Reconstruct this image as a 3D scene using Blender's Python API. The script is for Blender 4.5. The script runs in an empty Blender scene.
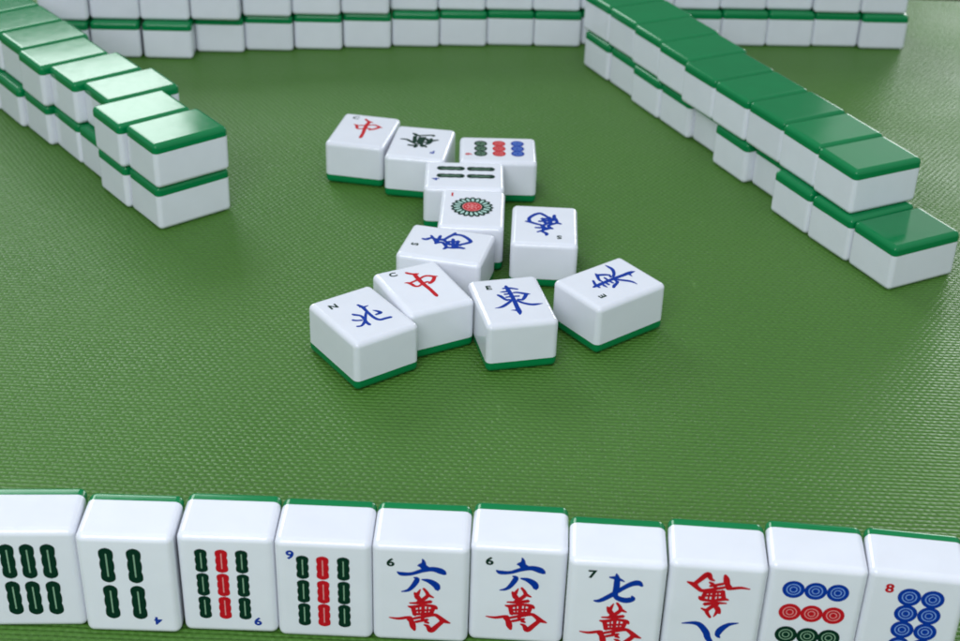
import bpy, bmesh, math, random
from mathutils import Matrix, Vector

MM = 0.001
W, L, T = 29.35, 39.8, 22.6          # one tile, in millimetres
FULL = {'down': (29.35, 39.2), 'up': (30.2, 38.5), 'stand': (30.2, 39.8)}    # sizes differ a little between the tiles
SEAM = 4.7                           # thickness of the green back
ROUND = 2.45                          # rounding of every edge
random.seed(4)

scene = bpy.context.scene
col = scene.collection

CAM = (1483.80, 335.81, 0.546740, 0.032369)        # focal length in pixels, height, pitch, roll
MAT_EDGE = .998
WORLD = (.11, .29, .14, .08, .62)      # ahead, behind, sides, right, above
# every tile: x, y in millimetres on the mat, turn in degrees
WALL_LEFT_LOWER = [(-147.8, 647.6, 39.6), (-168.0, 669.2, 39.2), (-183.5, 694.5, 39.0), (-202.5, 717.1, 38.7), (-223.8, 737.8, 39.1), (-244.7, 759.6, 38.8), (-264.0, 781.9, 38.8)]
WALL_LEFT_UPPER = [(-146.9, 646.1, 39.3), (-167.9, 667.1, 38.8), (-179.2, 695.9, 38.2), (-201.6, 716.0, 39.3), (-223.5, 736.2, 38.8), (-240.2, 760.6, 39.2), (-259.6, 783.0, 39.8), (-278.6, 805.5, 39.9)]
WALL_RIGHT_LOWER = [(195.8, 610.5, 27.9), (180.9, 636.6, 28.9), (167.1, 663.1, 27.5), (161.8, 693.5, 27.3), (144.3, 717.6, 27.1), (136.8, 746.9, 27.3), (120.6, 771.6, 27.4), (106.5, 797.6, 27.0), (95.7, 825.1, 27.3), (81.5, 851.2, 26.4)]
WALL_RIGHT_UPPER = [(181.2, 641.0, 26.8), (169.0, 667.8, 26.9), (156.1, 694.5, 27.8), (141.9, 720.3, 27.9), (128.4, 746.5, 28.0), (117.6, 774.2, 27.5), (105.7, 801.1, 27.6), (93.5, 828.0, 27.8), (80.1, 854.2, 28.0)]
WALL_FAR_LOWER = [(-254.2, 858.4, 1.9), (-224.2, 861.6, 2.2), (-193.2, 862.5, 1.9), (-164.2, 875.4, 1.9), (-135.0, 880.7, 1.8), (-105.5, 885.3, 2.0), (-75.9, 890.2, 2.1), (-46.3, 895.3, 1.9), (-16.9, 899.0, 1.8), (12.4, 902.6, 1.9), (41.9, 903.4, 1.8), (71.5, 908.9, 1.9), (100.9, 911.3, 1.8), (130.2, 913.1, 1.9), (159.6, 915.2, 2.1), (189.0, 916.8, 2.0), (218.4, 919.2, 1.8), (248.0, 917.5, 2.2)]
WALL_FAR_UPPER = [(-253.6, 860.9, 1.3), (-224.1, 865.3, 1.8), (-194.5, 866.7, 1.7), (-164.8, 869.5, 1.5), (-135.3, 878.5, 1.7), (-106.1, 883.9, 1.6), (-76.7, 888.2, 1.8), (-47.5, 897.3, 1.8), (-18.1, 900.7, 1.6), (11.2, 903.6, 1.6), (40.6, 904.8, 1.6), (69.9, 909.9, 1.8), (99.2, 913.2, 1.8), (128.6, 916.0, 1.9), (157.9, 918.8, 1.8), (187.2, 920.8, 1.9), (216.8, 918.0, 1.6), (246.5, 919.5, 1.4)]
LOOSE = {'N': (-47.87, 517.31, 36.30), 'E1': (13.21, 532.13, 13.86), 'E2': (54.82, 549.98, 128.28), 'C1': (-24.58, 540.84, 28.50), 'S1': (-16.10, 579.48, 77.15), 'S2': (28.06, 600.74, 178.38), 'C2': (-62.79, 698.96, -10.48), 'F': (-32.82, 685.83, 172.72), 'D9': (6.26, 680.42, 91.15), 'B4': (-9.87, 649.84, 90.81), 'D1': (-5.37, 615.04, -1.07)}
HAND = {'H0': (-138.42, 364.68, 3.10), 'H1': (-107.45, 363.28, 0.12), 'H2': (-76.43, 364.91, -0.30), 'H3': (-46.01, 363.78, -0.87), 'H6': (-15.69, 363.34, -1.08), 'H5': (14.84, 364.35, -2.22), 'H7': (45.11, 358.91, -2.55), 'H8w': (76.03, 359.24, -3.45), 'H9d': (106.79, 359.51, -4.58), 'H8': (137.34, 357.18, -6.45)}
# brush strokes of the characters: (x, y, width) in millimetres on the face
GLYPHS = {
    'east': [[(-0.08, 11.60, 0.5), (0.10, 9.08, 1.4), (0.36, 5.02, 1.3), (0.56, -0.51, 1.3), (0.46, -5.90, 1.4), (0.50, -10.06, 1.5), (0.14, -12.35, 0.3)], [(-2.59, -8.20, 0.2), (-0.25, -8.74, 0.8), (0.64, -10.09, 0.9)], [(-1.83, 9.61, 0.4), (0.85, 9.57, 0.7), (4.26, 8.02, 0.4)], [(-3.60, 6.84, 0.3), (-1.69, 6.93, 0.6), (-0.14, 6.83, 0.4)], [(-5.19, 4.79, 0.5), (-4.12, 3.37, 1.0), (-3.12, 1.06, 0.8), (-2.20, -0.31, 0.5)], [(0.36, 5.02, 0.3), (2.69, 5.52, 0.5), (4.43, 4.90, 0.7), (6.92, 3.53, 1.0), (8.43, 3.26, 0.3)], [(6.92, 3.53, 1.1), (5.19, 0.48, 1.0), (3.85, -1.10, 0.4)], [(-2.19, 2.30, 0.4), (0.38, 2.56, 0.5), (3.46, 2.32, 0.4)], [(-2.22, 4.75, 0.5), (0.33, 4.90, 0.5)], [(-3.34, 0.80, 0.5), (-1.78, 0.16, 0.5), (-0.42, -0.03, 0.5)], [(2.20, -0.20, 0.5), (4.18, -1.04, 0.5)], [(-0.78, -0.87, 0.7), (-3.21, -3.14, 0.9), (-5.84, -5.06, 0.7), (-8.74, -5.55, 0.2)], [(1.68, -1.01, 0.6), (3.86, -3.52, 0.8), (6.85, -5.26, 1.0), (9.31, -5.40, 0.7), (11.55, -5.20, 0.2)]],
    'north': [[(1.67, 6.84, 0.4), (2.41, 4.09, 1.2), (2.10, -0.64, 1.0), (2.11, -5.53, 1.1), (3.20, -8.02, 1.1), (5.70, -8.37, 1.1), (8.20, -8.71, 1.0)], [(1.62, 4.98, 0.4), (2.81, 4.00, 1.0), (5.14, 4.08, 0.3)], [(4.70, -0.14, 0.3), (5.89, -1.82, 1.0), (6.39, -3.50, 1.2), (4.15, -3.79, 0.6), (3.67, -3.47, 0.2)], [(-3.73, 1.91, 0.3), (-3.65, 0.97, 1.0), (-1.83, -1.13, 0.8), (-1.76, -3.83, 1.0), (-2.39, -6.92, 1.0), (-2.28, -9.17, 1.1)], [(1.47, -0.22, 0.4), (-0.49, -2.91, 0.8), (-2.63, -5.89, 1.0), (-5.33, -8.00, 0.7), (-7.28, -7.57, 0.4)], [(-6.24, -2.42, 0.8), (-5.14, -3.51, 0.6), (-3.10, -4.52, 0.4)]],
    'centre': [[(-1.45, 13.58, 0.4), (-1.09, 12.70, 0.9), (0.60, 11.13, 0.9), (2.14, 10.50, 0.8), (3.26, 10.55, 0.3)], [(1.14, 10.69, 1.3), (0.97, 6.02, 1.6), (1.07, 2.02, 1.4), (1.73, -3.95, 1.2), (1.91, -9.29, 1.1), (2.11, -10.07, 0.3)], [(-5.80, 5.70, 0.3), (-4.17, 4.89, 0.9), (-3.46, 3.16, 1.0), (-2.91, 1.51, 0.9), (-1.61, 0.76, 0.5), (0.20, 1.66, 0.4)], [(-3.56, 4.64, 0.5), (-1.52, 5.24, 0.5), (0.97, 6.02, 0.5), (4.05, 7.30, 0.6), (6.08, 6.98, 0.7), (7.97, 5.48, 0.9), (9.59, 5.03, 0.3)], [(8.07, 5.29, 1.0), (6.54, 3.02, 1.1), (4.83, 1.56, 1.0), (3.51, 1.02, 0.7)], [(0.20, 1.66, 0.4), (1.50, 2.20, 0.5), (3.43, 2.49, 0.5), (4.10, 1.13, 0.6)]],
    'south': [[(1.23, 11.29, 0.4), (1.14, 9.53, 1.1), (3.01, 7.44, 0.7), (2.10, 4.31, 1.0), (3.48, 1.79, 0.8)], [(5.21, 8.34, 0.3), (2.68, 6.48, 0.6), (-0.89, 4.07, 0.8)], [(6.20, 4.26, 0.5), (2.75, 4.19, 1.0), (-1.61, 4.45, 0.7)], [(-0.89, 4.07, 0.6), (0.32, 2.10, 0.8), (-1.54, 0.16, 0.8), (-3.62, -0.97, 0.9), (-5.39, -0.30, 0.4)], [(2.18, 2.02, 0.7), (5.67, 0.64, 0.8), (8.62, -0.90, 0.9), (10.68, -1.52, 0.4)], [(8.62, -0.90, 0.9), (9.25, -4.21, 0.9), (7.52, -7.54, 1.0), (4.58, -10.01, 1.1), (2.23, -8.31, 0.9), (0.30, -5.94, 0.6)], [(-3.62, -0.97, 0.8), (-3.30, -4.02, 0.7), (-2.28, -6.61, 1.0), (-2.43, -8.93, 0.6)], [(1.69, -0.42, 0.7), (3.13, -5.21, 0.7)], [(4.60, -1.95, 0.8), (-3.30, -4.02, 0.8)], [(-0.98, -1.69, 0.6), (0.70, -5.26, 0.6)], [(3.54, -4.53, 0.8), (-2.68, -5.29, 0.8)], [(-1.54, 0.16, 0.5), (1.85, -0.95, 0.6), (1.58, -3.32, 0.6)], [(-0.88, -0.81, 0.5), (-0.10, -6.62, 0.6)], [(3.15, 2.86, 0.6), (1.44, 0.38, 0.7), (-0.82, -2.23, 0.6)]],
    'fortune': [[(5.62, -9.89, 0.5), (4.48, -8.95, 1.2), (2.58, -7.39, 1.0)], [(4.00, -6.31, 1.4), (3.08, 0.45, 1.4)], [(2.58, -7.39, 0.8), (-0.77, -8.48, 0.6), (-4.81, -9.32, 0.8), (-5.01, -8.19, 0.4)], [(10.40, -1.88, 0.3), (7.66, -1.83, 0.8), (5.06, 0.10, 0.9), (2.81, 1.93, 0.7)], [(5.53, 4.40, 0.8), (3.56, 4.75, 0.9), (1.35, 4.67, 1.0), (1.93, 6.69, 0.9)], [(1.38, -6.08, 0.6), (1.40, 0.87, 0.6)], [(0.07, -5.96, 0.6), (0.35, 1.42, 0.6)], [(-1.17, -6.22, 0.6), (-0.84, 2.70, 0.8), (-1.91, 5.14, 1.3)], [(-2.12, -4.48, 1.0), (-4.01, -1.02, 1.2), (-2.29, 0.11, 1.0)], [(-4.59, -4.99, 1.0), (-4.75, -0.40, 1.0), (-3.30, 2.19, 0.6)], [(-8.25, -4.21, 0.3), (-6.22, -3.01, 0.8), (-3.39, -0.89, 0.8)], [(-3.88, 5.49, 0.3), (-2.20, 3.18, 0.7)], [(2.30, 2.97, 0.8), (-0.71, 1.96, 0.6)]],
    'six': [[(0.57, 14.98, 0.3), (0.94, 13.69, 0.9), (0.80, 12.03, 1.5), (1.22, 10.73, 0.6)], [(-0.83, 12.27, 0.4), (0.44, 12.34, 1.3), (2.73, 11.48, 0.4)], [(-7.18, 9.38, 0.4), (-5.90, 8.66, 1.1), (-2.84, 8.84, 0.9), (0.71, 10.37, 1.1), (3.75, 11.08, 1.3), (6.30, 10.37, 1.6), (7.59, 9.45, 1.0)], [(-2.07, 7.42, 0.3), (-1.05, 6.61, 1.2), (-2.32, 3.85, 1.1), (-3.85, 2.07, 0.8), (-5.90, 1.41, 0.3)], [(0.48, 6.70, 0.4), (2.79, 6.16, 1.2), (4.85, 4.61, 1.6), (5.38, 2.96, 1.2)]],
    'wan': [[(-1.79, 1.18, 0.5), (-1.01, -0.46, 1.2), (-0.23, -1.78, 1.0), (-1.00, -2.85, 0.5)], [(-0.00, 2.64, 0.3), (-1.01, 0.21, 1.0)], [(1.02, 3.04, 0.6), (2.33, 0.41, 0.9), (0.29, -2.09, 0.9), (-0.22, -2.80, 0.6)], [(2.33, 0.41, 1.0), (4.14, -0.50, 0.4)], [(-3.32, -3.19, 0.4), (-0.22, -3.01, 0.8), (3.38, -2.24, 0.9)], [(-3.83, -4.59, 0.4), (-2.28, -4.77, 0.9), (1.33, -3.87, 0.7), (4.44, -4.23, 0.9), (5.23, -5.21, 0.5)], [(-2.28, -4.98, 1.0), (-1.64, -8.04, 1.0)], [(4.18, -4.59, 1.0), (3.44, -7.38, 0.9)], [(0.92, -4.10, 0.8), (0.76, -9.97, 0.8)], [(-1.76, -6.32, 0.6), (3.68, -5.65, 0.6)], [(-1.49, -7.82, 0.7), (3.43, -7.04, 0.7)], [(-0.47, -4.87, 0.4), (-0.30, -7.75, 0.4)], [(2.37, -4.36, 0.4), (2.19, -7.46, 0.4)], [(-9.80, -9.57, 0.3), (-6.94, -9.88, 0.7), (-3.82, -9.21, 0.8), (-2.78, -9.35, 0.8)], [(-4.08, -9.91, 0.5), (-2.78, -10.88, 1.2), (-2.25, -12.93, 1.3), (-1.72, -14.51, 0.6)], [(-3.30, -10.21, 0.5), (-1.48, -9.41, 0.7), (1.37, -8.55, 0.8), (4.48, -7.67, 0.9), (6.05, -8.61, 1.0), (7.36, -9.91, 1.2), (9.46, -10.83, 0.4)], [(7.36, -9.91, 1.0), (5.57, -12.11, 1.1), (3.51, -14.33, 1.3), (2.45, -12.65, 0.9), (1.30, -12.02, 0.4)], [(-1.47, -11.01, 0.7), (1.12, -10.15, 0.7), (2.42, -9.73, 0.6)], [(1.65, -10.61, 0.9), (2.70, -11.24, 0.5)]],
    'seven': [[(-6.60, 4.02, 0.4), (-4.77, 4.17, 1.0), (-1.87, 6.27, 1.2), (1.55, 9.37, 1.1), (4.41, 11.60, 1.3), (6.48, 12.17, 1.5), (7.79, 11.08, 0.6)], [(-0.42, 15.41, 0.3), (-0.10, 13.62, 1.2), (-0.02, 10.04, 1.4), (-0.23, 7.21, 1.2), (0.62, 5.67, 1.3), (3.12, 4.90, 1.5), (5.20, 5.64, 1.3), (4.92, 6.83, 0.4)], [(-2.42, 13.82, 0.4), (-0.28, 13.60, 1.0), (2.22, 12.45, 0.3)]],
    'eight': [[(9.16, 4.66, 0.3), (5.82, 4.16, 0.9), (3.60, 4.77, 1.3), (1.47, 7.47, 1.5), (0.59, 9.89, 1.4), (-0.68, 11.86, 1.0), (-1.30, 13.06, 0.4)], [(-8.19, 2.94, 0.3), (-5.23, 3.89, 1.0), (-3.02, 6.19, 1.5), (-2.33, 8.34, 1.2), (-3.08, 9.52, 0.5)]],
}

# ------------------------------------------------------------------ helpers
def link(name, me, parent=None, loc=None):
    o = bpy.data.objects.new(name, me)
    col.objects.link(o)
    if parent is not None:
        o.parent = parent
    if loc is not None:
        o.location = loc
    return o

def new_mat(name):
    m = bpy.data.materials.new(name)
    m.use_nodes = True
    nt = m.node_tree
    return m, nt, nt.nodes['Principled BSDF']

def node(nt, kind, **kw):
    n = nt.nodes.new(kind)
    for k, v in kw.items():
        setattr(n, k, v)
    return n

def math_node(nt, op, a, b=None, c=None, clamp=False):
    n = nt.nodes.new('ShaderNodeMath')
    n.operation = op
    n.use_clamp = clamp
    for i, v in enumerate((a, b, c)):
        if v is None:
            continue
        if isinstance(v, (int, float)):
            n.inputs[i].default_value = v
        else:
            nt.links.new(v, n.inputs[i])
    return n.outputs[0]

# ------------------------------------------------------------------ materials
def plastic(name, base, rough, vary, sss=0.0, spec=.5):
    m, nt, b = new_mat(name)
    tc = node(nt, 'ShaderNodeTexCoord')
    info = node(nt, 'ShaderNodeObjectInfo')
    add = node(nt, 'ShaderNodeVectorMath', operation='ADD')
    nt.links.new(tc.outputs['Object'], add.inputs[0])
    nt.links.new(info.outputs['Random'], add.inputs[1])
    nz = node(nt, 'ShaderNodeTexNoise')
    nz.inputs['Scale'].default_value = 90
    nz.inputs['Detail'].default_value = 4
    nt.links.new(add.outputs[0], nz.inputs['Vector'])
    hsv = node(nt, 'ShaderNodeHueSaturation')
    hsv.inputs['Color'].default_value = (*base, 1)
    v = math_node(nt, 'MULTIPLY_ADD', info.outputs['Random'], vary, 1 - vary / 2)
    v2 = math_node(nt, 'MULTIPLY_ADD', nz.outputs['Fac'], vary * 1.8, -vary * .9)
    nt.links.new(math_node(nt, 'ADD', v, v2), hsv.inputs['Value'])
    nt.links.new(hsv.outputs[0], b.inputs['Base Color'])
    # handling marks: the gloss is not the same everywhere
    nz2 = node(nt, 'ShaderNodeTexNoise')
    nz2.inputs['Scale'].default_value = 260
    nz2.inputs['Detail'].default_value = 6
    nt.links.new(add.outputs[0], nz2.inputs['Vector'])
    nt.links.new(math_node(nt, 'MULTIPLY_ADD', nz2.outputs['Fac'], .08, rough - .04), b.inputs['Roughness'])
    # a moulded surface is never perfectly flat
    nz3 = node(nt, 'ShaderNodeTexNoise')
    nz3.inputs['Scale'].default_value = 55
    nz3.inputs['Detail'].default_value = 1
    nt.links.new(add.outputs[0], nz3.inputs['Vector'])
    bp = node(nt, 'ShaderNodeBump')
    bp.inputs['Strength'].default_value = .15
    bp.inputs['Distance'].default_value = .0004
    nt.links.new(nz3.outputs['Fac'], bp.inputs['Height'])
    nt.links.new(bp.outputs[0], b.inputs['Normal'])
    b.inputs['Specular IOR Level'].default_value = spec
    if sss:
        b.inputs['Subsurface Weight'].default_value = sss
        b.inputs['Subsurface Radius'].default_value = (1.0, .9, .8)
        b.inputs['Subsurface Scale'].default_value = .0012
    return m

M_WHITE = plastic('white_plastic', (.79, .80, .865), .085, .05, .2)
M_GREEN = plastic('green_plastic', (.0, .20, .058), .12, .08, spec=.32)

def paint(name, base):
    m, nt, b = new_mat(name)
    tc = node(nt, 'ShaderNodeTexCoord')
    nz = node(nt, 'ShaderNodeTexNoise')
    nz.inputs['Scale'].default_value = 700
    nz.inputs['Detail'].default_value = 3
    nt.links.new(tc.outputs['Object'], nz.inputs['Vector'])
    rp = node(nt, 'ShaderNodeMixRGB')
    rp.inputs[1].default_value = (*[c * .75 for c in base], 1)
    rp.inputs[2].default_value = (*[min(1, c * 1.25) for c in base], 1)
    nt.links.new(nz.outputs['Fac'], rp.inputs[0])
    nt.links.new(rp.outputs[0], b.inputs['Base Color'])
    b.inputs['Roughness'].default_value = .5
    b.inputs['Specular IOR Level'].default_value = .10
    return m

P_BLUE = paint('blue_paint', (.0015, .036, .31))
P_RED = paint('red_paint', (.52, .008, .016))
P_GREEN = paint('dark_green_paint', (.002, .028, .015))
P_PALEGREEN = paint('pale_green_paint', (.24, .40, .27))
P_PALERED = paint('pale_red_paint', (.72, .27, .27))
P_PALEBLUE = paint('pale_blue_paint', (.20, .34, .70))
P_MINT = paint('mint_paint', (.42, .62, .56))
PAINTS = [P_BLUE, P_RED, P_GREEN, P_PALEGREEN, P_PALERED, P_PALEBLUE, P_MINT]
BLUE, RED, GREEN, PALEGREEN, PALERED, PALEBLUE, MINT = range(7)

def mat_cloth():
    m, nt, b = new_mat('woven_green_mat')
    tc = node(nt, 'ShaderNodeTexCoord')
    mp = node(nt, 'ShaderNodeMapping')
    mp.inputs['Rotation'].default_value = (0, 0, math.radians(1.2))
    nt.links.new(tc.outputs['Object'], mp.inputs['Vector'])
    # threads are not perfectly straight
    wob = node(nt, 'ShaderNodeTexNoise')
    wob.inputs['Scale'].default_value = 80
    wob.inputs['Detail'].default_value = 3
    nt.links.new(tc.outputs['Object'], wob.inputs['Vector'])
    wv = node(nt, 'ShaderNodeVectorMath', operation='MULTIPLY_ADD')
    nt.links.new(wob.outputs['Color'], wv.inputs[0])
    wv.inputs[1].default_value = (.0013, .0011, 0)
    nt.links.new(mp.outputs[0], wv.inputs[2])
    sep = node(nt, 'ShaderNodeSeparateXYZ')
    nt.links.new(wv.outputs[0], sep.inputs[0])
    u = math_node(nt, 'MULTIPLY', sep.outputs[0], math.pi / .00150)
    v = math_node(nt, 'MULTIPLY', sep.outputs[1], math.pi / .00220)
    su, sv = math_node(nt, 'SINE', u), math_node(nt, 'SINE', v)
    chk = math_node(nt, 'MULTIPLY', su, sv)                       # plain weave: over, under, over
    rows = math_node(nt, 'ABSOLUTE', sv)
    cell = node(nt, 'ShaderNodeCombineXYZ')
    nt.links.new(math_node(nt, 'FLOOR', math_node(nt, 'DIVIDE', u, math.pi)), cell.inputs[0])
    nt.links.new(math_node(nt, 'FLOOR', math_node(nt, 'DIVIDE', v, math.pi)), cell.inputs[1])
    wn = node(nt, 'ShaderNodeTexWhiteNoise', noise_dimensions='2D')
    nt.links.new(cell.outputs[0], wn.inputs['Vector'])
    chk = math_node(nt, 'MULTIPLY', chk, math_node(nt, 'MULTIPLY_ADD', wn.outputs['Value'], .9, .45))
    h = math_node(nt, 'ADD', math_node(nt, 'MULTIPLY', chk, .46), math_node(nt, 'MULTIPLY', rows, .92))
    irr = node(nt, 'ShaderNodeTexNoise')
    irr.inputs['Scale'].default_value = 420
    irr.inputs['Detail'].default_value = 4
    nt.links.new(tc.outputs['Object'], irr.inputs['Vector'])
    h2 = math_node(nt, 'ADD', h, math_node(nt, 'MULTIPLY', irr.outputs['Fac'], 1.3))
    bp = node(nt, 'ShaderNodeBump')
    bp.inputs['Strength'].default_value = 1.0
    bp.inputs['Distance'].default_value = .00030
    nt.links.new(h2, bp.inputs['Height'])
    nt.links.new(bp.outputs[0], b.inputs['Normal'])
    # colour: cloth with broad uneven patches, darker in the gaps between threads
    big = node(nt, 'ShaderNodeTexNoise')
    big.inputs['Scale'].default_value = 7
    big.inputs['Detail'].default_value = 5
    nt.links.new(tc.outputs['Object'], big.inputs['Vector'])
    mx = node(nt, 'ShaderNodeMixRGB')
    mx.inputs[1].default_value = (.054, .160, .020, 1)
    mx.inputs[2].default_value = (.086, .200, .034, 1)
    nt.links.new(big.outputs['Fac'], mx.inputs[0])
    gap = node(nt, 'ShaderNodeHueSaturation')
    nt.links.new(mx.outputs[0], gap.inputs['Color'])
    nt.links.new(math_node(nt, 'MULTIPLY_ADD', h2, .24, .68), gap.inputs['Value'])
    # dust and lint
    dust = node(nt, 'ShaderNodeTexVoronoi')
    dust.inputs['Scale'].default_value = 150
    nt.links.new(wv.outputs[0], dust.inputs['Vector'])
    keep = node(nt, 'ShaderNodeTexNoise')
    keep.inputs['Scale'].default_value = 60
    nt.links.new(tc.outputs['Object'], keep.inputs['Vector'])
    dm = math_node(nt, 'MULTIPLY', math_node(nt, 'LESS_THAN', dust.outputs['Distance'], .07),
                   math_node(nt, 'GREATER_THAN', keep.outputs['Fac'], .57))
    dd = node(nt, 'ShaderNodeMixRGB')
    nt.links.new(math_node(nt, 'MULTIPLY', dm, .2), dd.inputs[0])
    nt.links.new(gap.outputs[0], dd.inputs[1])
    dd.inputs[2].default_value = (.30, .48, .25, 1)
    last = dd.outputs[0]
    for ang, scale, limit in ((24, 38, .045), (-61, 46, .04), (80, 30, .035)):
        ms = node(nt, 'ShaderNodeMapping')
        ms.inputs['Rotation'].default_value = (0, 0, math.radians(ang))
        ms.inputs['Scale'].default_value = (1, .10, 1)
        nt.links.new(wv.outputs[0], ms.inputs['Vector'])
        vf = node(nt, 'ShaderNodeTexVoronoi')
        vf.inputs['Scale'].default_value = scale
        nt.links.new(ms.outputs[0], vf.inputs['Vector'])
        fm = math_node(nt, 'MULTIPLY', math_node(nt, 'LESS_THAN', vf.outputs['Distance'], limit),
                       math_node(nt, 'GREATER_THAN', keep.outputs['Fac'], .50))
        df = node(nt, 'ShaderNodeMixRGB')
        nt.links.new(math_node(nt, 'MULTIPLY', math_node(nt, 'MULTIPLY', fm, rows), .2), df.inputs[0])
        nt.links.new(last, df.inputs[1])
        df.inputs[2].default_value = (.26, .44, .16, 1)
        last = df.outputs[0]
    nt.links.new(last, b.inputs['Base Color'])
    worn = node(nt, 'ShaderNodeTexNoise')
    worn.inputs['Scale'].default_value = 16
    worn.inputs['Detail'].default_value = 6
    nt.links.new(tc.outputs['Object'], worn.inputs['Vector'])
    nt.links.new(math_node(nt, 'MULTIPLY_ADD', worn.outputs['Fac'], .34, .24), b.inputs['Roughness'])
    b.inputs['Specular IOR Level'].default_value = .27
    return m

def wood():
    m, nt, b = new_mat('dark_table_wood')
    tc = node(nt, 'ShaderNodeTexCoord')
    w = node(nt, 'ShaderNodeTexNoise')
    w.inputs['Scale'].default_value = 12
    w.inputs['Detail'].default_value = 6
    nt.links.new(tc.outputs['Object'], w.inputs['Vector'])
    mx = node(nt, 'ShaderNodeMixRGB')
    mx.inputs[1].default_value = (.020, .026, .010, 1)
    mx.inputs[2].default_value = (.034, .040, .016, 1)
    nt.links.new(w.outputs['Fac'], mx.inputs[0])
    nt.links.new(mx.outputs[0], b.inputs['Base Color'])
    b.inputs['Roughness'].default_value = .9
    b.inputs['Specular IOR Level'].default_value = .05
    return m

# ------------------------------------------------------------------ poses: tile space -> space of the thing
# tile space: x across, y towards the top of the picture, z from the back (0) to the face (T)
def pose(kind):
    if kind == 'up':
        return lambda x, y, z: (x, y, z)
    if kind == 'down':
        return lambda x, y, z: (-x, y, T - z)
    if kind == 'stand':
        return lambda x, y, z: (x, T / 2 - z, y + L / 2)
    if kind == 'stand_inverted':
        return lambda x, y, z: (-x, T / 2 - z, L / 2 - y)

def shell(kind):
    """white body and green back of one tile, cut from one rounded block"""
    out = []
    f = pose(kind)
    for part in ('body', 'back'):
        bm = bmesh.new()
        bmesh.ops.create_cube(bm, size=1)
        for v in bm.verts:
            v.co = Vector((v.co.x * FULL[kind][0], v.co.y * FULL[kind][1], (v.co.z + .5) * T))
        bmesh.ops.bevel(bm, geom=bm.edges[:], offset=ROUND, segments=6, profile=.5, affect='EDGES')
        g = bm.verts[:] + bm.edges[:] + bm.faces[:]
        bmesh.ops.bisect_plane(bm, geom=g, plane_co=(0, 0, SEAM), plane_no=(0, 0, 1),
                               clear_inner=(part == 'body'), clear_outer=(part == 'back'))
        # a hairline step where the two plastics are bonded
        rim = [e for e in bm.edges if e.is_boundary]
        r = bmesh.ops.extrude_edge_only(bm, edges=rim)
        vs = [e for e in r['geom'] if isinstance(e, bmesh.types.BMVert)]
        for v in vs:
            v.co.x -= .10 * (1 if v.co.x > 0 else -1)
            v.co.y -= .10 * (1 if v.co.y > 0 else -1)
            v.co.z += -.12 if part == 'body' else .12
            v.co.z += .06 if part == 'body' else -.06
        rim = [e for e in bm.edges if e.is_boundary]
        bmesh.ops.contextual_create(bm, geom=rim)
        for v in bm.verts:
            v.co = Vector(f(*v.co)) * MM
        bmesh.ops.recalc_face_normals(bm, faces=bm.faces[:])
        for fa in bm.faces:
            fa.smooth = True
        me = bpy.data.meshes.new('tile_' + part)
        bm.to_mesh(me)
        bm.free()
        me.set_sharp_from_angle(angle=math.radians(38))
        me.materials.append(M_WHITE if part == 'body' else M_GREEN)
        # keep the broad faces truly flat in shading, only the roundings curve
        tmp = bpy.data.objects.new('tile_' + part, me)
        col.objects.link(tmp)
        wn = tmp.modifiers.new('weighted', 'WEIGHTED_NORMAL')
        wn.mode, wn.weight, wn.keep_sharp = 'FACE_AREA', 100, True
        dg = bpy.context.evaluated_depsgraph_get()
        me = bpy.data.meshes.new_from_object(tmp.evaluated_get(dg), preserve_all_data_layers=True, depsgraph=dg)
        bpy.data.objects.remove(tmp)
        out.append(me)
    return out

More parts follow.
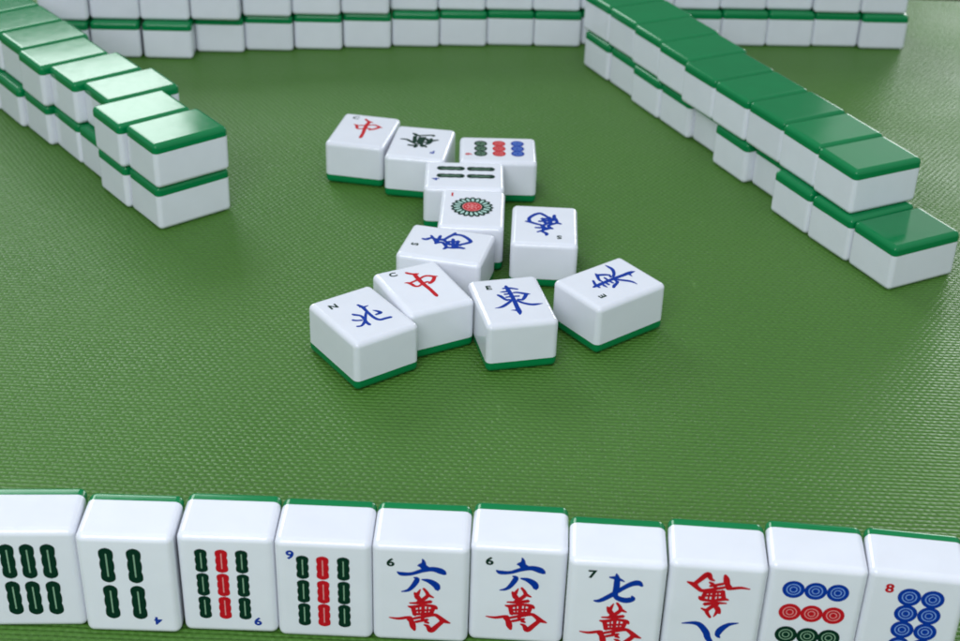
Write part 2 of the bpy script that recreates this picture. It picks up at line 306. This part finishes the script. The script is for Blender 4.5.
# ------------------------------------------------------------------ marks on the faces
class Marks:
    """flat painted shapes lying a hair above the face of a tile"""
    def __init__(self):
        self.v, self.f, self.m, self.k = [], [], [], 0
    def layer(self):
        self.k += 1
        return .030 + .0045 * self.k
    def poly(self, pts, colour, z=None):
        z = self.layer() if z is None else z
        n = len(self.v)
        self.v += [(x, y, z) for x, y in pts]
        self.f.append(list(range(n, n + len(pts))))
        self.m.append(colour)
    def ring(self, cx, cy, r0, r1, colour, n=40):
        z = self.layer()
        b = len(self.v)
        for i in range(n):
            a = 2 * math.pi * i / n
            self.v += [(cx + r0 * math.cos(a), cy + r0 * math.sin(a), z), (cx + r1 * math.cos(a), cy + r1 * math.sin(a), z)]
        for i in range(n):
            j = (i + 1) % n
            self.f.append([b + 2 * i, b + 2 * i + 1, b + 2 * j + 1, b + 2 * j])
            self.m.append(colour)
    def disc(self, cx, cy, r, colour, n=40):
        self.poly([(cx + r * math.cos(2 * math.pi * i / n), cy + r * math.sin(2 * math.pi * i / n)) for i in range(n)], colour)
    def brush(self, pts, colour, dx=0, dy=0, grow=1.0):
        """one brush stroke: a smooth line whose width swells and tapers"""
        P = [(p[0] + dx, p[1] + dy, p[2] * grow if grow else (p[2] * 1.3 if p[2] < .35 else .74 + .88 * p[2])) for p in pts]
        Q = [P[0]] + P + [P[-1]]
        C = []
        for i in range(len(P) - 1):
            p0, p1, p2, p3 = Q[i:i + 4]
            for s in range(7):
                t = s / 7
                C.append(tuple(.5 * (2 * p1[k] + (p2[k] - p0[k]) * t + (2 * p0[k] - 5 * p1[k] + 4 * p2[k] - p3[k]) * t * t
                                     + (3 * p1[k] - p0[k] - 3 * p2[k] + p3[k]) * t ** 3) for k in range(3)))
        C.append(P[-1])
        z = self.layer()
        left, right = [], []
        for i, (x, y, w) in enumerate(C):
            a, b = C[max(0, i - 1)], C[min(len(C) - 1, i + 1)]
            d = math.hypot(b[0] - a[0], b[1] - a[1]) or 1
            nx, ny = -(b[1] - a[1]) / d, (b[0] - a[0]) / d
            w = max(w, .34) / 2
            left.append((x + nx * w, y + ny * w))
            right.append((x - nx * w, y - ny * w))
        # blunt rounded ends
        def cap(c, e, w):
            d = math.hypot(c[0] - e[0], c[1] - e[1]) or 1
            return (c[0] + (c[0] - e[0]) / d * w * .42, c[1] + (c[1] - e[1]) / d * w * .42)
        b = len(self.v)
        n = len(C)
        for l, r in zip(left, right):
            self.v += [(l[0], l[1], z), (r[0], r[1], z)]
        for i in range(n - 1):
            self.f.append([b + 2 * i, b + 2 * i + 1, b + 2 * i + 3, b + 2 * i + 2])
            self.m.append(colour)
        for c, e, i, j in ((C[0], C[1], 1, 0), (C[-1], C[-2], 2 * n - 2, 2 * n - 1)):
            q = cap(c, e, max(c[2], .12))
            self.v.append((q[0], q[1], z))
            self.f.append([b + j, b + i, len(self.v) - 1])
            self.m.append(colour)
    def stick(self, cx, cy, hw, hl, dark, pale):
        """one bamboo stick: three swellings, round ends and a pale engraved line"""
        n = 48
        side = []
        for i in range(n + 1):
            t = -1 + 2 * i / n
            w = hw * max(.66 + .34 * math.sqrt(max(0, 1 - ((t - c) / .37) ** 2)) for c in (-.64, 0, .64))
            e = (abs(t) - .74) / .26
            if e > 0:
                w *= math.sqrt(max(0, 1 - e ** 2.1))
            side.append((max(w, .05), t * hl))
        self.poly([(cx + w, cy + y) for w, y in side] + [(cx - w, cy + y) for w, y in reversed(side)], dark)
        q = hw * .10
        self.poly([(cx - q, cy - hl * .66), (cx + q, cy - hl * .66), (cx + q, cy + hl * .66), (cx - q, cy + hl * .66)], pale)
    def dot(self, cx, cy, r, dark, pale):
        self.disc(cx, cy, r, dark)
        self.ring(cx, cy, r * .55, r * .645, pale)
        self.ring(cx, cy, r * .26, r * .35, pale)
    def build(self, name, parent, kind):
        f = pose(kind)
        me = bpy.data.meshes.new(name)
        vs = [tuple(c * MM for c in f(x, y, T + z)) for x, y, z in self.v]
        me.from_pydata(vs, [], self.f)
        for p in PAINTS:
            me.materials.append(p)
        for p, c in zip(me.polygons, self.m):
            p.material_index = c
        bm = bmesh.new()
        bm.from_mesh(me)
        bmesh.ops.triangulate(bm, faces=[fa for fa in bm.faces if len(fa.verts) > 4])
        up = Vector(f(0, 0, 1)) - Vector(f(0, 0, 0))
        for fa in bm.faces:
            fa.normal_update()
            if fa.normal.dot(up) < 0:
                fa.normal_flip()
        bm.to_mesh(me)
        bm.free()
        return link(name, me, parent)

def index_mark(ch, x, y, height, colour, parent, kind, wide=1.12):
    """the small printed letter or number in the corner"""
    cu = bpy.data.curves.new('corner_index', 'FONT')
    cu.body = ch
    cu.size = 1
    cu.offset = .038
    cu.resolution_u = 5
    cu.fill_mode = 'FRONT'
    tmp = bpy.data.objects.new('corner_index', cu)
    col.objects.link(tmp)
    dg = bpy.context.evaluated_depsgraph_get()
    src = bpy.data.meshes.new_from_object(tmp.evaluated_get(dg))
    bpy.data.objects.remove(tmp)
    xs = [v.co.x for v in src.vertices]
    ys = [v.co.y for v in src.vertices]
    s = height / (max(ys) - min(ys))
    cx, cy = (max(xs) + min(xs)) / 2, (max(ys) + min(ys)) / 2
    g = Marks()
    z = g.layer()
    g.v = [(x + (v.co.x - cx) * s * wide, y + (v.co.y - cy) * s, z) for v in src.vertices]
    g.f = [list(p.vertices) for p in src.polygons]
    g.m = [colour] * len(g.f)
    return g.build('corner_index', parent, kind)

def draw(g, name, colour, dx=0, dy=0, grow=0):
    for st in GLYPHS[name]:
        if name == 'north':
            st = [(x, y, w - .22 if w > .5 else w) for x, y, w in st]
        if name in ('south', 'fortune'):
            st = [(x, y, w + .22) for x, y, w in st]
        g.brush(st, colour, dx, dy, grow)

# ------------------------------------------------------------------ the setting
def sheet(name, x0, x1, y0, y1, z0, z1, m, r=.004):
    bm = bmesh.new()
    bmesh.ops.create_cube(bm, size=1)
    for v in bm.verts:
        v.co = Vector((x0 + (v.co.x + .5) * (x1 - x0), y0 + (v.co.y + .5) * (y1 - y0), z0 + (v.co.z + .5) * (z1 - z0)))
    bmesh.ops.bevel(bm, geom=[e for e in bm.edges if all(v.co.z > (z0 + z1) / 2 for v in e.verts)], offset=r, segments=3, affect='EDGES')
    me = bpy.data.meshes.new(name)
    bm.to_mesh(me)
    bm.free()
    me.materials.append(m)
    o = link(name, me)
    o['kind'] = 'structure'
    return o

sheet('table_mat', -.62, .62, .10, MAT_EDGE, -.002, 0, mat_cloth(), .0008)
sheet('table_top', -.75, .75, -.02, 1.30, -.030, -.0022, wood(), .004)

# ------------------------------------------------------------------ the tiles
SHELLS = {k: shell(k) for k in ('up', 'down', 'stand')}

def tile(x, y, turn, kind, label, group=None, level=0):
    """an Empty at the base of the tile that parents body, back and marks"""
    root = link('mahjong_tile', None, None, (x * MM, y * MM, (level * (T + .02)) * MM))
    root.empty_display_size = .01
    root.rotation_euler.z = math.radians(turn)
    root['label'] = label
    root['category'] = 'mahjong tile'
    if group:
        root['group'] = group
    body, back = SHELLS['stand' if kind.startswith('stand') else kind]
    link('body', body, root)
    link('back', back, root)
    return root

ORD = ['first', 'second', 'third', 'fourth', 'fifth', 'sixth', 'seventh', 'eighth', 'ninth', 'tenth', 'eleventh', 'twelfth',
       'thirteenth', 'fourteenth', 'fifteenth', 'sixteenth', 'seventeenth', 'eighteenth']

def copy_tile(src, x, y, turn, level, label):
    r = src.copy()
    col.objects.link(r)
    r.location = (x * MM, y * MM, (level * (T + .02)) * MM)
    r.rotation_euler.z = math.radians(turn)
    r['label'] = label
    for ch in src.children:
        c = ch.copy()
        col.objects.link(c)
        c.parent = r
    return r

proto = None
for wall, lower, upper, turn_add, place in (
        ('left wall', WALL_LEFT_LOWER, WALL_LEFT_UPPER, 90, 'from its near end'),
        ('right wall', WALL_RIGHT_LOWER, WALL_RIGHT_UPPER, 90, 'from its near end'),
        ('far wall', WALL_FAR_LOWER, WALL_FAR_UPPER, 0, 'from the left')):
    for level, rows in ((0, lower), (1, upper)):
        for i, (x, y, a) in enumerate(rows):
            lab = 'face-down green-backed tile in the %s layer of the %s, %s %s' % (('bottom', 'top')[level], wall, ORD[i], place)
            if wall == 'right wall' and level == 0 and i == 0:
                lab = 'face-down tile at near end of right wall, its whole green back uncovered'
            if proto is None:
                proto = tile(x, y, a + turn_add, 'down', lab, 'face-down tiles stacked in the walls', level)
            else:
                copy_tile(proto, x, y, a + turn_add, level, lab)

GLOOSE = 'loose face-up tiles in the middle of the mat'
GHAND = 'standing tiles in the front row'

def loose(key, label):
    x, y, a = LOOSE[key]
    return tile(x, y, a, 'up', label, GLOOSE)

def one_glyph(key, glyph, colour, dx, dy, idx, ix, iy, icol, label, h=3.4):
    t = loose(key, label)
    g = Marks()
    draw(g, glyph, colour, dx, dy)
    g.build('character', t, 'up')
    index_mark(idx, ix, iy, h, icol, t, 'up')

one_glyph('N', 'north', BLUE, 0, 0, 'N', -7.4, 11.0, GREEN, 'face-up north wind tile with blue character and green N, nearest left of the heap')
one_glyph('E1', 'east', BLUE, 0, 0, 'E', -7.5, 11.3, GREEN, 'face-up east wind tile, blue character upright, between red dragon and turned east tile')
one_glyph('E2', 'east', BLUE, .4, -2.6, 'E', -7.4, 10.8, GREEN, 'face-up east wind tile turned sideways, rightmost of the heap')
one_glyph('C1', 'centre', RED, 0, 0, 'C', -7.3, 14.1, GREEN, 'face-up red dragon tile with letter C, wedged behind the north wind tile')
one_glyph('C2', 'centre', RED, -.8, -.5, 'C', -7.6, 13.4, GREEN, 'face-up red dragon tile with letter C, farthest left, beside the green dragon')
one_glyph('S1', 'south', BLUE, 0, 0, 'S', -4.6, 13.1, GREEN, 'face-up south wind tile lying sideways in front of the flower dot tile')
one_glyph('S2', 'south', BLUE, -2.0, -.6, 'S', -6.6, 12.0, GREEN, 'face-up south wind tile upside down, lying apart right of the flower dot tile')
one_glyph('F', 'fortune', GREEN, 0, 0, 'F', -7.7, 10.7, BLUE, 'face-up green dragon tile with blue letter F, right of the far red dragon')

def sticks(g, xs, ys, hw, hl, red=()):
    for i, x in enumerate(xs):
        for y in ys:
            g.stick(x, y, hw, hl, RED if i in red else GREEN, PALERED if i in red else PALEGREEN)

def dots(g, rows, r):
    for y, xs, d, p in rows:
        for x in xs:
            g.dot(x, y, r, d, p)

t = loose('B4', 'face-up four bamboo tile lying sideways behind the flower dot tile')
g = Marks(); sticks(g, (-1.5, 6.7), (6.6, -8.0), 2.2, 6.9); g.build('bamboo_sticks', t, 'up')
index_mark('4', -5.6, 13.8, 3.6, BLUE, t, 'up')

t = loose('D9', 'face-up nine dot tile lying sideways, dots in green, red and blue, at the back')
g = Marks()
dots(g, ((8.7, (-5.6, .3, 6.2), GREEN, PALEGREEN), (-.5, (-5.3, .5, 6.4), RED, PALERED), (-9.8, (-5.0, .8, 6.7), BLUE, PALEBLUE)), 3.3)
g.build('dot_pattern', t, 'up')
index_mark('9', -6.6, 14.6, 3.6, RED, t, 'up')

t = loose('D1', 'face-up one dot tile with a flower of green petals round a red disc')
g = Marks()
cx, cy, NP = 0, .6, 20
for i in range(NP):
    a = 2 * math.pi * i / NP
    ux, uy = math.cos(a), math.sin(a)
    def petal(r0, r1, hw):
        pts = []
        for k in range(17):
            s = k / 16 * 2 - 1
            rad = r0 + (r1 - r0) * math.cos(s * math.pi / 2) ** .55 if abs(s) < 1 else r0
            w = hw * math.sin(s * math.pi / 2)
            pts.append((cx + ux * rad - uy * w, cy + uy * rad + ux * w))
        return pts
    g.poly(petal(4.6, 10.0, 1.62), GREEN)
    g.poly(petal(5.6, 8.7, .70), MINT)
g.ring(cx, cy, 4.5, 5.5, GREEN)
g.disc(cx, cy, 4.55, PALERED)
g.disc(cx, cy, 4.1, RED)
for i in range(6):
    a = math.pi / 3 * i
    g.ring(cx + 2.3 * math.cos(a), cy + 2.3 * math.sin(a), .75, 1.15, PALERED, 18)
g.disc(cx, cy, .8, PALERED)
g.build('flower_pattern', t, 'up')
index_mark('1', -9.8, 13.0, 3.6, RED, t, 'up')

def hand(key, inverted, label):
    x, y, a = HAND[key]
    k = 'stand_inverted' if inverted else 'stand'
    return tile(x, y, a, k, label, GHAND), k

t, k = hand('H0', False, 'standing six bamboo tile, all sticks green, leftmost of the front row')
g = Marks(); sticks(g, (-6.6, -.4, 6.0), (7.7, -7.3), 2.3, 7.0); g.build('bamboo_sticks', t, k)
index_mark('6', -11.2, 14.2, 3.4, BLUE, t, k)

t, k = hand('H1', True, 'standing four bamboo tile placed upside down with blue 4 at bottom right')
g = Marks(); sticks(g, (-2.75, 5.85), (6.6, -8.4), 2.3, 7.0); g.build('bamboo_sticks', t, k)
index_mark('4', -8.2, 14.1, 3.2, BLUE, t, k)

t, k = hand('H2', True, 'standing nine bamboo tile with red middle sticks, upside down, number at bottom')
g = Marks(); sticks(g, (-4.9, 1.4, 7.75), (9.1, -.4, -10.1), 1.95, 4.7, (1,)); g.build('bamboo_sticks', t, k)
index_mark('9', -8.8, 14.4, 3.4, BLUE, t, k)

t, k = hand('H3', False, 'standing nine bamboo tile with red middle sticks, upright, blue 9 at top')
g = Marks(); sticks(g, (-6.4, -.15, 6.3), (9.6, -.2, -9.8), 1.95, 4.75, (1,)); g.build('bamboo_sticks', t, k)
index_mark('9', -10.2, 14.4, 3.6, BLUE, t, k)

def wan(key, inv, glyph, gd, wd, idx, ix, iy, label):
    t, k = hand(key, inv, label)
    g = Marks(); draw(g, glyph, BLUE, *gd, 1.45); g.build('numeral_character', t, k)
    g = Marks(); draw(g, 'wan', RED, *wd, 1.5); g.build('suit_character', t, k)
    index_mark(idx, ix, iy, 3.3, GREEN, t, k, 1.2)

wan('H6', False, 'six', (0, 0), (0, 0), '6', -9.3, 13.1, 'standing six character tile, right of the upright nine bamboo')
wan('H5', False, 'six', (.4, .9), (.3, .7), '6', -9.0, 13.9, 'standing six character tile, left of the seven character tile')
wan('H7', False, 'seven', (0, 0), (-.4, .6), '7', -7.6, 14.6, 'standing seven character tile with blue numeral over red character')
wan('H8w', True, 'eight', (0, 0), (-.3, -1.6), '8', -8.6, 13.0, 'standing eight character tile placed upside down, red character on top')

t, k = hand('H9d', True, 'standing nine dot tile with blue dots on top, then red, then green')
g = Marks()
dots(g, ((-10.4, (-6.75, 0, 6.75), BLUE, PALEBLUE), (-1.2, (-6.7, 0, 6.7), RED, PALERED), (8.1, (-6.6, 0, 6.7), GREEN, PALEGREEN)), 3.42)
g.build('dot_pattern', t, k)
index_mark('9', -9.6, 14.6, 3.3, RED, t, k)

t, k = hand('H8', False, 'standing eight dot tile, two columns of blue dots, rightmost of the front row')
g = Marks()
dots(g, [(y, (-1.95, 5.05), BLUE, PALEBLUE) for y in (11.0, 4.4, -2.2, -8.8)], 3.5)
g.build('dot_pattern', t, k)
index_mark('8', -8.3, 13.8, 3.6, RED, t, k)

# ------------------------------------------------------------------ camera
F, H, PITCH, ROLL = CAM
cp, sp, cr, sr = math.cos(PITCH), math.sin(PITCH), math.cos(ROLL), math.sin(ROLL)
fw, up0, rt0 = Vector((0, cp, -sp)), Vector((0, sp, cp)), Vector((1, 0, 0))
rt, up = rt0 * cr + up0 * sr, up0 * cr - rt0 * sr
cam = bpy.data.cameras.new('camera')
cam.sensor_width = 36
cam.lens = F / 960 * 36
cam.clip_start, cam.clip_end = .01, 50
cam.dof.use_dof = True
cam.dof.focus_distance = .545
cam.dof.aperture_fstop = 21
co = bpy.data.objects.new('camera', cam)
col.objects.link(co)
m = Matrix((rt, up, -fw)).transposed().to_4x4()
m.translation = Vector((0, 0, H * MM))
co.matrix_world = m
scene.camera = co

# ------------------------------------------------------------------ light: a daylit room
def lamp(name, loc, target, sx, sy, radiance, colour):
    d = bpy.data.lights.new(name, 'AREA')
    d.shape = 'RECTANGLE'
    d.size, d.size_y = sx, sy
    d.energy = math.pi * radiance * sx * sy
    d.color = colour
    o = bpy.data.objects.new(name, d)
    col.objects.link(o)
    o.location = loc
    o.rotation_euler = (Vector(target) - Vector(loc)).to_track_quat('-Z', 'Y').to_euler()
    return o

def toward(az, el, dist, origin):
    a, e = math.radians(az), math.radians(el)
    return Vector(origin) + dist * Vector((math.sin(a) * math.cos(e), math.cos(a) * math.cos(e), math.sin(e)))

L3, R0 = (-.20, .72, .043), (.19, .63, .03)
lamp('left_window', toward(-26.6, 30.3, 2.4, L3), L3, 1.20, .80, 7.4, (.90, 1, .98))
lamp('right_window', toward(24.5, 9.5, 2.4, R0), R0, .66, .66, 8.0, (.95, .99, 1))
lamp('right_window_top', toward(24.5, 25.0, 2.4, R0), R0, .90, .54, .95, (.95, .99, 1))
lamp('ceiling_light', (.05, .30, 1.75), (.0, .50, 0), 1.4, 1.2, .24, (.90, .94, 1))
lamp('added_key_behind', (-.24, -.30, .70), (.0, .42, 0), .6, .5, 6.4, (.90, .95, 1))  # added key lamp near the camera: brightens front faces, fades towards the far wall

world = bpy.data.worlds.new('World')
scene.world = world
world.use_nodes = True
nt = world.node_tree
bg = nt.nodes['Background']
tc = node(nt, 'ShaderNodeTexCoord')
sep = node(nt, 'ShaderNodeSeparateXYZ')
nt.links.new(tc.outputs['Generated'], sep.inputs[0])
X, Y, Z = sep.outputs
front = math_node(nt, 'MULTIPLY_ADD', Y, -.5, .5, clamp=True)            # 1 behind the camera, 0 ahead
side = math_node(nt, 'ABSOLUTE', X)
right = math_node(nt, 'MAXIMUM', X, 0.0)
high = math_node(nt, 'MAXIMUM', Z, 0.0)
high = math_node(nt, 'MULTIPLY', high, high)
s = math_node(nt, 'MULTIPLY_ADD', front, WORLD[1], WORLD[0])
s = math_node(nt, 'ADD', s, math_node(nt, 'MULTIPLY', side, WORLD[2]))
s = math_node(nt, 'ADD', s, math_node(nt, 'MULTIPLY', right, WORLD[3]))
s = math_node(nt, 'ADD', s, math_node(nt, 'MULTIPLY', high, WORLD[4]))
nt.links.new(s, bg.inputs['Strength'])
bg.inputs['Color'].default_value = (.85, .93, 1.0, 1)

scene.view_settings.view_transform = 'Standard'
scene.view_settings.look = 'None'
scene.view_settings.exposure = 0
scene.view_settings.gamma = 1
scene.cycles.use_denoising = True
scene.cycles.max_bounces = 8
scene.cycles.sample_clamp_indirect = 4
